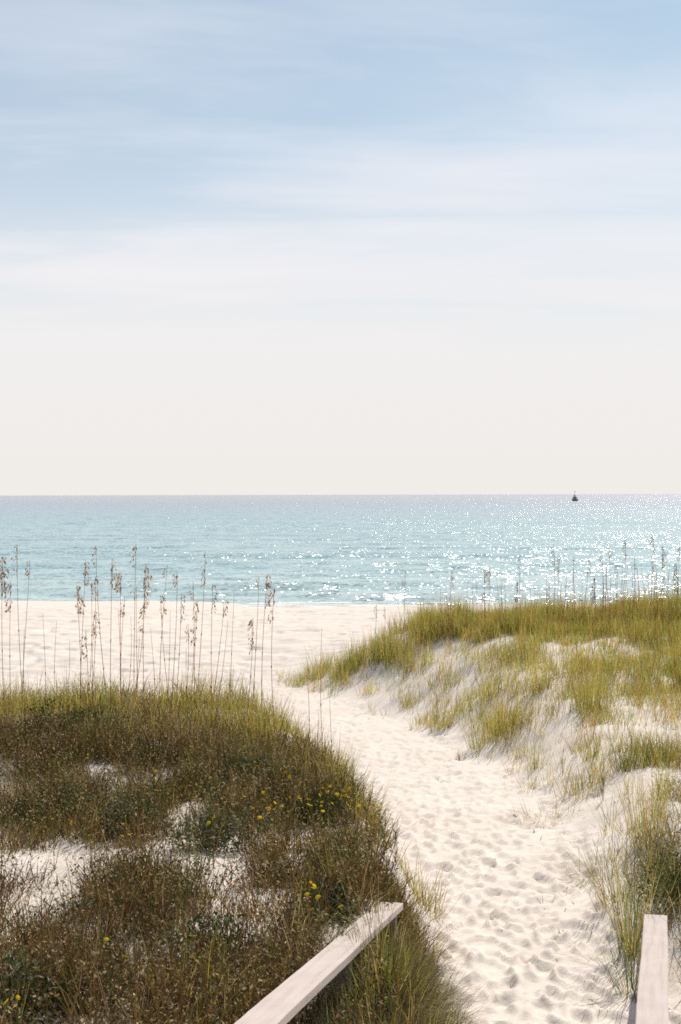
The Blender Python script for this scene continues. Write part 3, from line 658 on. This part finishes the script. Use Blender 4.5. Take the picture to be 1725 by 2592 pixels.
# ------------------------------------------------------------------ boardwalk handrails
def rail(name, label, p0, p1, back, width=.14, th=.04):
    p0, p1 = Vector(p0), Vector(p1); d = (p1 - p0); L0 = d.length; d.normalize()
    s = p0 - d * back; L = L0 + back
    e = empty(name, (p1.x, p1.y, gz(p1.x, p1.y))); tag(e, label, 'handrail', 'boardwalk handrails')
    perp = Vector((d.y, -d.x, 0)).normalized(); up = perp.cross(d).normalized()
    if up.z < 0: up = -up
    mw = Matrix((perp, d, up)).transposed().to_4x4(); mw.translation = s
    bm = bmesh.new(); nseg = int(L / .12); rings = []
    for k in range(nseg + 1):
        t = L * k / nseg; wob = .0012 * math.sin(t * 3.1) + .001 * rnd.gauss(0, .6); ww = width / 2
        rings.append([bm.verts.new((q[0] + wob, t, q[1])) for q in ((-ww, 0), (-ww + .004, -.0 + .0), (ww - .004, 0), (ww, -.004), (ww, -th + .004), (ww - .004, -th), (-ww + .004, -th), (-ww, -th + .004), (-ww, -.004))][1:])
    for a, b in zip(rings[:-1], rings[1:]):
        for k in range(8): bm.faces.new((a[k], a[(k + 1) % 8], b[(k + 1) % 8], b[k]))
    bm.faces.new(rings[0][::-1]); bm.faces.new(rings[-1])
    bmesh.ops.recalc_face_normals(bm, faces=bm.faces)
    me = bpy.data.meshes.new('top_board'); bm.to_mesh(me); bm.free(); me.materials.append(M_board)
    o = link(bpy.data.objects.new('top_board', me), e); e_inv = Matrix.Translation(-e.location); o.matrix_local = e_inv @ mw
    # screw heads
    t = L - .12; pm = None
    while t > 0:
        c = s + d * t - up * (th + .0)
        g = gz(c.x, c.y) - .35; hgt = c.z - g - .004
        if pm is None or True:
            bm = bmesh.new(); bmesh.ops.create_cube(bm, size=1); bmesh.ops.scale(bm, vec=(.09, .09, hgt), verts=bm.verts)
            bmesh.ops.translate(bm, vec=(0, 0, -hgt / 2 - .012), verts=bm.verts); bmesh.ops.bevel(bm, geom=bm.edges[:], offset=.004, segments=1)
            me = bpy.data.meshes.new('post'); bm.to_mesh(me); bm.free(); me.materials.append(M_post)
        o = link(bpy.data.objects.new('post', me), e); o.location = c - e.location; o.rotation_euler = (0, 0, -math.atan2(d.x, d.y))
        t -= 1.6
rail('boardwalk_handrail', 'flat pale handrail board slanting across the left dune grass', (-.288, 4.8, CAM_H - 1.786), (.285, 8.15, CAM_H - 2.345), 3.0)
rail('boardwalk_handrail', 'pale handrail board running straight away at the lower right beside the sandy path', (1.337, 6.1, CAM_H - 2.27), (1.93, 8.7, CAM_H - 2.583), 3.0)

# ------------------------------------------------------------------ sea oats
def tube(pts, r0, r1, sides=4):
    pts = [Vector(p) for p in pts]; V = []; T = []; n = len(pts)
    for k, p in enumerate(pts):
        r = r0 + (r1 - r0) * k / (n - 1)
        for s in range(sides):
            a = 6.2832 * s / sides; V.append((p.x + r * math.cos(a), p.y + r * math.sin(a), p.z))
    for k in range(n - 1):
        for s in range(sides):
            a, b = k * sides + s, k * sides + (s + 1) % sides; T += [(a, b, b + sides), (a, b + sides, a + sides)]
    return np.array(V), np.array(T), None
def const(r, c, var=.1):
    V, T, _ = r; return V, T, np.tile(np.array(c) * (1 + var * rnd.gauss(0, 1)), (len(V), 1)).clip(.01, .9)
SPIKE = [(.46, .31, .15), (.55, .40, .21), (.30, .18, .08), (.62, .48, .29)]
SPIKE_G = [(.34, .29, .14), (.26, .2, .09), (.42, .33, .18), (.3, .18, .08)]
def sea_oat(tx, ty, hy, base_d, dens, label, group, lean=None, stem_r=.0036, pal=SPIKE):
    """tx,ty: photo position of the tip, hy: row of the lower end of the head, base_d: distance of the foot"""
    topz = CAM_H - base_d * (ty - HOR) / FPX; topx = base_d * (tx - 862) / FPX
    if lean is None: lean = rnd.gauss(0.02, .05)
    h0 = topz - gz(topx, base_d)
    bx = topx + lean * h0; by = base_d + rnd.uniform(-.12, .12); bz = gz(bx, by)
    e = empty('sea_oat', (bx, by, bz)); tag(e, label, 'sea oat', group)
    H = topz - bz; bend = rnd.uniform(-.06, .06)
    def at(t):
        q = t * t * (3 - 2 * t) * .4 + t * .6
        return Vector(((topx - bx) * q + bend * math.sin(3.14 * t) * H * .4, (base_d - by) * q, H * t))
    N = 9
    st = Heap(); st.add(const(tube([at(k / N) for k in range(N + 1)], stem_r, stem_r * .45), (.46, .31, .21), .15))
    # joints of the stem
    for k in range(2): p = at(.25 + .25 * k); st.add(const(tube([p - Vector((0, 0, .012)), p + Vector((0, 0, .012))], stem_r * 1.35, stem_r * 1.3), (.22, .12, .07)))
    st.build('stem', M_oat, e)
    if dens > 0:
        hl = (hy - ty) * base_d / FPX; t0 = max(.3, 1 - hl / H); hd = Heap(); n = int(dens * (16 + hl * 100)); side = rnd.choice((-1, 1)); cs = []
        for k in range(n):
            f = rnd.random(); t = t0 + (1 - t0) * f; p = at(t); prof = .35 + .65 * math.sin(math.pi * min(1, .05 + (1 - f) * .85)) * (.45 + .75 * abs(math.sin(f * 9 + tx)))
            a = rnd.random() * 6.28; out = .040 * prof * rnd.uniform(.25, 1.0) * (.75 + .25 * dens)
            q = p + Vector((math.cos(a) * out + side * .022 * prof, math.sin(a) * out, -out * rnd.uniform(.1, 1.1)))
            ln = rnd.uniform(.022, .038); wd = ln * .44; tl = Vector((math.cos(a) * .4 + side * .25, math.sin(a) * .4, -1)).normalized()
            sd = tl.cross(Vector((math.sin(a * 3), math.cos(a * 3), .2))).normalized(); fr = tl.cross(sd)
            V = [q, q + tl * ln * .45 + sd * wd * .5, q + tl * ln * .45 + fr * wd * .25, q + tl * ln * .45 - sd * wd * .5, q + tl * ln * .45 - fr * wd * .25, q + tl * ln]
            T = [(0, 1, 2), (0, 2, 3), (0, 3, 4), (0, 4, 1), (5, 2, 1), (5, 3, 2), (5, 4, 3), (5, 1, 4)]
            c = pal[rnd.randrange(len(pal))]; hd.add(const((np.array([tuple(v_) for v_ in V]), np.array(T), None), c, .15))
            cs.append((p, q))
        for p, q in cs:
            mid = (p + q) / 2 + Vector((0, 0, .006)); hd.add(const(tube([p, mid, q], .0011, .0009, 3), (.30, .2, .11)))
        hd.add(const(tube([at(t0 + (1 - t0) * k / 4) for k in range(5)], .0022, .0012, 3), (.30, .2, .11)))
        hd.build('seed_head', M_oat, e)
    m = 7 if dens > 0 else 4; a = RS.rand(m) * 6.283
    B = np.stack([.02 * np.sin(a), .02 * np.cos(a), np.full(m, .0)], 1)
    lf = Heap(); lf.add(blades(B, a, .12 + .3 * RS.rand(m), .5 + 1.1 * RS.rand(m), .35 + .25 * RS.rand(m), np.full(m, .007), pick(P_GREEN + P_PALE[:1], m).clip(.01, .8), 4))
    o = lf.build('leaves', M_grass, e); o['kind'] = 'stuff'
    return e
GL = 'sea oats rising from the left dune'; GR = 'sea oats on the ridge of the right dune'
OATS_L = [  # tip x, tip y, head end y, distance, density, label
 (5, 1405, 1500, 13.6, 1.7, 'heavy sea oat cut by the left picture edge, its stem thick and dark', 0.0),
 (26, 1469, 1544, 14.6, 1.0, 'sea oat with a narrow head ending at the waterline, just right of the edge one', -.01),
 (43, 1375, 1450, 15.2, .45, 'tall thin sea oat with a sparse head high over the water near the left edge', .02),
 (75, 1417, 1458, 15.6, .5, 'slender sea oat whose small head bends left, near the left picture edge', -.05),
 (193, 1480, 1546, 14.4, 1.5, 'dense dark sea oat head crossing the shoreline, first after the wide gap on the left', .03),
 (216, 1417, 1478, 15.5, 1.0, 'sea oat with a compact brown head over the water above the dense dark one', -.04),
 (230, 1473, 1512, 16.2, .6, 'short narrow sea oat head, left one of a close leaning pair', -.02),
 (240, 1460, 1512, 16.0, .7, 'short narrow sea oat head, right one of a close leaning pair', -.04),
 (243, 1379, 1436, 15.8, .4, 'very tall sea oat with a loose head bent to the right at its lower end', .06),
 (238, 1544, 1612, 15.0, .8, 'low sea oat with an orange brown head against the beach sand', -.02),
 (216, 1593, 1660, 14.2, .6, 'lowest brown sea oat head, all of it in front of the sand', .05),
 (283, 1412, 1482, 14.8, 1.1, 'bushy sea oat head next to the drooping one, over the turquoise water', -.02),
 (306, 1448, 1496, 15.2, 1.3, 'wide drooping sea oat head right of the bushy one', -.01),
 (315, 1510, 1556, 15.6, .5, 'sea oat with scattered spikelets hanging just over the shoreline', -.03),
 (344, 1375, 1432, 15.4, .6, 'tallest sea oat of the left dune, reaching nearest to the horizon', -.01),
 (345, 1482, 1512, 16.4, .25, 'faint thin sea oat head directly under the tallest one', 0),
 (368, 1431, 1534, 14.6, 1.7, 'longest and fullest sea oat head in the centre of the left group', .0),
 (364, 1536, 1594, 15.3, .8, 'sea oat head leaning left right under the longest and fullest head', -.09),
 (423, 1429, 1460, 15.8, .35, 'tiny sea oat head on a thin stem, left of the bent one over the water', -.05),
 (406, 1505, 1560, 14.9, .7, 'sea oat head leaning right across the shoreline below the tiny one', .07),
 (448, 1446, 1480, 15.0, .6, 'small dark sea oat tip on a long straight stem, left of the group gap', -.04),
 (458, 1500, 1572, 15.4, .6, 'sea oat with a loose curved head crossing the shoreline, next to the small dark tip', -.05),
 (488, 1471, 1512, 16.0, .5, 'pale small sea oat head over the last wave before the sand', -.02),
 (475, 1578, 1618, 15.6, .5, 'low pale sea oat head in front of the bright sand', -.03),
 (520, 1396, 1480, 15.3, .45, 'tall sea oat with widely spaced spikelets leaning right', -.06),
 (500, 1520, 1630, 14.3, .7, 'long ragged sea oat head with drooping spikelets on the sand', -.01),
 (538, 1477, 1550, 15.1, .6, 'sea oat with a two part head over the shoreline, left of the drooping orange one', -.01),
 (567, 1508, 1552, 15.7, .8, 'short sea oat with an orange brown drooping head at the shoreline', -.1),
 (640, 1563, 1648, 14.4, .8, 'narrow dark sea oat head leaning right, all in front of the sand', -.06),
 (655, 1458, 1490, 15.0, .2, 'nearly bare thin sea oat stalk left of the right end pair', -.05),
 (676, 1452, 1535, 14.6, 1.0, 'full sea oat head reaching over the water, left one of the right end pair', -.03),
 (694, 1486, 1572, 14.0, .8, 'sea oat head with dangling spikelets, right one of the right end pair', .01)]
for t in OATS_L: sea_oat(t[0], t[1], t[2], t[3], t[4], t[5], GL, t[6])
for (tx, ty, dd, ln_) in ((107, 1551, 14.5, .0), (142, 1570, 15.2, .0), (576, 1567, 14.1, -.11), (592, 1500, 15.5, -.03), (298, 1540, 15.0, .03), (330, 1560, 15.3, -.04), (380, 1590, 14.6, .03), (430, 1545, 15.9, -.02),
                        (352, 1610, 14.3, -.06), (590, 1690, 13.6, -.12), (814, 1590, 13.2, .02), (833, 1760, 12.9, .03), (776, 1690, 12.6, .0), (470, 1640, 14.9, .02), (60, 1590, 14.4, .02), (175, 1620, 14.7, -.03)):
    sea_oat(tx, ty, ty, dd, 0, 'thin bare reddish stalk without a head, among the sea oats of the left dune', 'bare stalks on the left dune', ln_, .0032)
OATS_R = [
 (953, 1530, 1560, 29.5, .7, 'small dark sea oat tip before the sand, left one beyond the dune end', -.04),
 (974, 1536, 1564, 29.8, .4, 'faint small sea oat tip before the sand, right one beyond the dune end', -.02),
 (1026, 1444, 1530, 27.0, .35, 'pale tall sea oat with long thin head at the right dune\'s left end', -.02),
 (1143, 1445, 1486, 28.2, .8, 'lone sea oat head over the sea above the first dense grass of the right dune', -.01),
 (1226, 1441, 1474, 28.0, 1.1, 'compact brown sea oat head, left one of a close pair over the glitter', .0),
 (1240, 1441, 1480, 28.4, 1.1, 'compact brown sea oat head, right one of a close pair over the glitter', -.02),
 (1226, 1500, 1526, 27.0, 1.0, 'short sea oat head just clearing the grass below the close pair', .0),
 (1317, 1408, 1440, 28.8, .6, 'thin sea oat head above the darker one in the middle of the ridge', .02),
 (1311, 1473, 1524, 27.4, 1.3, 'dark spindle shaped sea oat head touching the ridge grass, middle of the ridge', .0),
 (1401, 1379, 1434, 28.2, .7, 'tall narrow sea oat head, left one of two overlapping ones below the boat', -.01),
 (1417, 1408, 1452, 27.8, 1.0, 'sea oat head right of and lower than the tall narrow one below the boat', .01),
 (1451, 1412, 1448, 28.6, .4, 'faint sea oat head between the boat side pair and the thick dark spike', .03),
 (1489, 1418, 1456, 28.0, .8, 'curved sea oat head leaning right over the brightest glitter', -.1),
 (1506, 1465, 1530, 26.6, 2.0, 'thickest dark sea oat spike standing right on the ridge grass', .0),
 (1523, 1392, 1420, 28.8, .5, 'short faint sea oat head above the thickest dark spike', .0),
 (1541, 1385, 1418, 29.0, .5, 'small high sea oat head right of the short faint one', .02),
 (1583, 1367, 1416, 28.0, 1.0, 'high sea oat head bowing left at its lower end, upper right', -.07),
 (1606, 1413, 1440, 28.5, .5, 'small sea oat head right below the high bowing one', .0),
 (1652, 1356, 1396, 27.6, .8, 'highest sea oat head of the right dune, tip bent to the right', .05),
 (1676, 1383, 1440, 27.0, 1.6, 'full brown sea oat head right of the highest one', -.04),
 (1681, 1452, 1492, 27.4, .6, 'sea oat head leaning far right, below the full brown one', -.18),
 (1722, 1386, 1420, 27.8, 1.0, 'sea oat head cut by the right picture edge, upper one', .0),
 (1712, 1428, 1500, 26.4, 1.8, 'heavy orange brown sea oat head low at the right picture edge', .02),
 (1650, 1420, 1450, 28.8, .5, 'loose sea oat head under the highest one of the right dune', .0),
 (1563, 1432, 1462, 28.9, .4, 'pale sea oat head low over the glitter right of the thick spike', .0),
 (1471, 1496, 1520, 27.0, .4, 'low faint sea oat head leaning right, left of the thick spike', -.12)]
for t in OATS_R: sea_oat(t[0], t[1], t[2], t[3], t[4], t[5], GR, t[6], .0055, SPIKE_G)
for k in range(62):
    tx = 1725 - 620 * rnd.random() ** 1.5; ty = 1440 + rnd.random() * 55 - 25 * (tx > 1500) + 20 * (tx < 1300)
    sea_oat(tx, ty, ty, 26.5 + 3 * rnd.random(), 0, 'thin bare stalk without a head among the sea oats of the right ridge', 'bare stalks on the right dune', rnd.gauss(0, .07), .0048)

# ------------------------------------------------------------------ yellow flowers
def flower_plant(px, py, nh, label, hh=.36):
    x, y, z = hit(px, py, hh * .9)
    e = empty('flower_plant', (x, y, z)); tag(e, label, 'flower', 'yellow daisy-like flowers on the dunes')
    st = Heap(); heads = []
    zt = CAM_H - y * (py - HOR) / FPX - z
    for k in range(nh):
        sp = .028 * math.sqrt(nh)
        tip = Vector((rnd.gauss(0, sp), rnd.gauss(0, sp), zt + (rnd.gauss(0, .02) if nh > 1 else 0)))
        st.add(const(tube([Vector((0, 0, -.02)), Vector((tip.x * .3, tip.y * .3, tip.z * .5)), tip], .0022, .0014, 3), (.12, .16, .04)))
        heads.append(tip)
    m = 14; a = RS.rand(m) * 6.28
    B = np.stack([np.zeros(m), np.zeros(m), RS.rand(m) * zt * .7], 1)
    st.add(blades(B, a, .5 + .5 * RS.rand(m), .5 * RS.rand(m), .05 + .05 * RS.rand(m), np.full(m, .009), pick(P_DARK, m).clip(.01, .8), 2))
    st.build('stem', M_grass, e)
    for tip in heads:
        V = [(0, 0, .004)]; T = []; R0 = rnd.uniform(.010, .0155)
        for q in range(9):
            a0 = 6.283 * q / 9; b = len(V)
            V += [(R0 * .3 * math.cos(a0 - .25), R0 * .3 * math.sin(a0 - .25), .004), (R0 * .3 * math.cos(a0 + .25), R0 * .3 * math.sin(a0 + .25), .004),
                  (R0 * math.cos(a0 + .26), R0 * math.sin(a0 + .26), .002), (R0 * 1.08 * math.cos(a0), R0 * 1.08 * math.sin(a0), 0), (R0 * math.cos(a0 - .26), R0 * math.sin(a0 - .26), .002)]
            T += [(b, b + 4, b + 3), (b, b + 3, b + 1), (b + 1, b + 3, b + 2), (0, b, b + 1)]
        o = tri_mesh('flower_head', np.array(V), np.array(T), M_petal, None, e)
        o.location = tip; o.rotation_euler = (rnd.gauss(.65, .3), rnd.gauss(0, .3), rnd.random() * 6)
FL_ = [(716, 1961, 2, 'small yellow flower pair high on the golden grass near the dune rim'), (627, 2021, 2, 'yellow flower pair at the left end of the row behind the dark shrub'),
 (676, 2023, 1, 'single yellow flower just above the larger one in the middle of the row'), (690, 2040, 2, 'bright yellow flower pair in the middle of the row'),
 (717, 2034, 2, 'yellow flower right of the bright middle pair'), (723, 2020, 1, 'tiny yellow flower above its larger neighbour in the row'),
 (760, 2027, 2, 'yellow flower left of the broad yellow cluster'), (802, 2036, 8, 'broad cluster of yellow flowers over the small dark shrub'),
 (873, 2014, 7, 'dense cluster of yellow flowers nearest the upper path'), (840, 1996, 1, 'single yellow flower just above and left of the dense cluster'),
 (812, 1996, 1, 'faint yellow flower left of the single one above the clusters'), (903, 2042, 2, 'yellow flower right of and below the dense cluster'),
 (660, 2066, 3, 'yellow flowers one above the other, lowest of the row on the left dune'), (972, 2048, 3, 'yellow flowers at the very edge of the path'),
 (1000, 2076, 2, 'pale yellow flower furthest out over the path sand'), (803, 2246, 4, 'stack of yellow flowers left of the far end of the handrail'),
 (808, 2272, 1, 'lone yellow flower just under the stack beside the handrail end'), (577, 2171, 1, 'yellow flower in front of the bare sand strip'),
 (866, 2297, 1, 'single small yellow flower closest to the left handrail'), (650, 1940, 1, 'tiny yellow flower in the pale grass near the dune rim'),
 (133, 2074, 2, 'orange yellow flower at the blackish hollow on the far left'), (337, 2113, 2, 'yellow flower beside the grey green shrub'),
 (230, 2133, 2, 'yellow flower left of the grey green shrub'), (214, 1916, 1, 'orange flower dot below the sea oats on the left'),
 (383, 1953, 1, 'orange yellow flower in the middle of the left dune'), (277, 2419, 2, 'bright yellow flower alone in the dark growth at the lower left'),
 (526, 2073, 2, 'yellow orange flower left of the dark shrub of the flower row'), (477, 2070, 1, 'small orange flower furthest left of the flower row'),
 (539, 1971, 1, 'small yellow flower behind the flower row'), (31, 2539, 2, 'pale yellow flower in the bottom left corner'),
 (1527, 1949, 4, 'only yellow flower on the right dune, on a stalk over bare sand')]
for f in FL_: flower_plant(*f)

# ------------------------------------------------------------------ fishing boat on the horizon
def boat(px, py):
    d = CAM_H * FPX / (py - HOR); x = d * (px - 862) / FPX
    e = empty('fishing_boat', (x, d, 0)); e.rotation_euler = (0, 0, math.radians(-5))
    tag(e, 'small dark hulled fishing boat with a pale cabin far out just below the horizon', 'boat')
    Mh = plain('dark_hull_paint', (.03, .045, .07), .4); Mw = plain('pale_cabin_paint', (.42, .50, .47), .4); Mg = plain('dark_glass', (.02, .03, .035), .15); Ms = plain('grey_rigging', (.12, .11, .10), .6)
    def obj(name, bm, mat, parent=e):
        bmesh.ops.recalc_face_normals(bm, faces=bm.faces); me = bpy.data.meshes.new(name); bm.to_mesh(me); bm.free(); me.materials.append(mat)
        return link(bpy.data.objects.new(name, me), parent)
    def box(bm, c, s, taper=1.0):
        r = bmesh.ops.create_cube(bm, size=1)['verts']
        for v_ in r:
            k = taper if v_.co.z > 0 else 1
            v_.co = Vector((v_.co.x * s[0] * k + c[0], v_.co.y * s[1] * k + c[1], v_.co.z * s[2] + c[2]))
        return r
    bm = bmesh.new(); secs = []
    for t in range(9):
        y = -5.5 + t * 1.45; w = 2.25 * (1 - max(0, (t - 4) / 4.2) ** 2.0); sh = 1.15 + .09 * max(0, t - 3) ** 1.6
        secs.append([bm.verts.new(p) for p in ((-w, y, sh), (-w * .86, y, .2), (-w * .5, y, -.5), (w * .5, y, -.5), (w * .86, y, .2), (w, y, sh), (w * .9, y, sh - .35), (-w * .9, y, sh - .35))])
    for a, b in zip(secs[:-1], secs[1:]):
        for k in range(8): bm.faces.new((a[k], a[(k + 1) % 8], b[(k + 1) % 8], b[k]))
    bm.faces.new(secs[0]); bm.faces.new(secs[-1][::-1]); obj('hull', bm, Mh)
    bm = bmesh.new(); box(bm, (0, .8, 2.1), (3.1, 3.8, 2.1), .88); cab = obj('cabin', bm, Mw)
    for sx in (-.75, 0, .75):
        bm = bmesh.new(); box(bm, (sx, -1.07 + 0.0, 2.35), (.55, .06, .7)); obj('window', bm, Mg, cab)
    bm = bmesh.new(); box(bm, (0, .9, 3.25), (3.3, 4.2, .14)); obj('cabin_roof', bm, Mw)
    bm = bmesh.new(); box(bm, (0, 1.2, 3.95), (1.7, 1.6, 1.1), .8); obj('wheelhouse', bm, Mw)
    bm = bmesh.new(); box(bm, (0, 1.2, 6.2), (.14, .14, 3.4)); box(bm, (0, 1.2, 6.3), (1.3, .12, .12)); box(bm, (0.15, 1.2, 7.1), (.55, .4, .45)); obj('mast', bm, Ms)
    for s in (-1, 1):
        bm = bmesh.new(); r = box(bm, (0, 0, 0), (.09, .09, 4.2)); bmesh.ops.rotate(bm, verts=bm.verts, cent=(0, 0, 0), matrix=Matrix.Rotation(s * -.38, 3, 'Y')); bmesh.ops.translate(bm, verts=bm.verts, vec=(s * 1.35, -3.2, 3.2)); obj('outrigger', bm, Ms)
boat(1455, 1269.5)
tris = sum(sum(len(p.vertices) - 2 for p in o.data.polygons) if len(o.data.polygons) < 2000 else len(o.data.polygons) * (len(o.data.polygons[0].vertices) - 2) for o in scene.objects if o.type == 'MESH')
print('TRIS', tris)
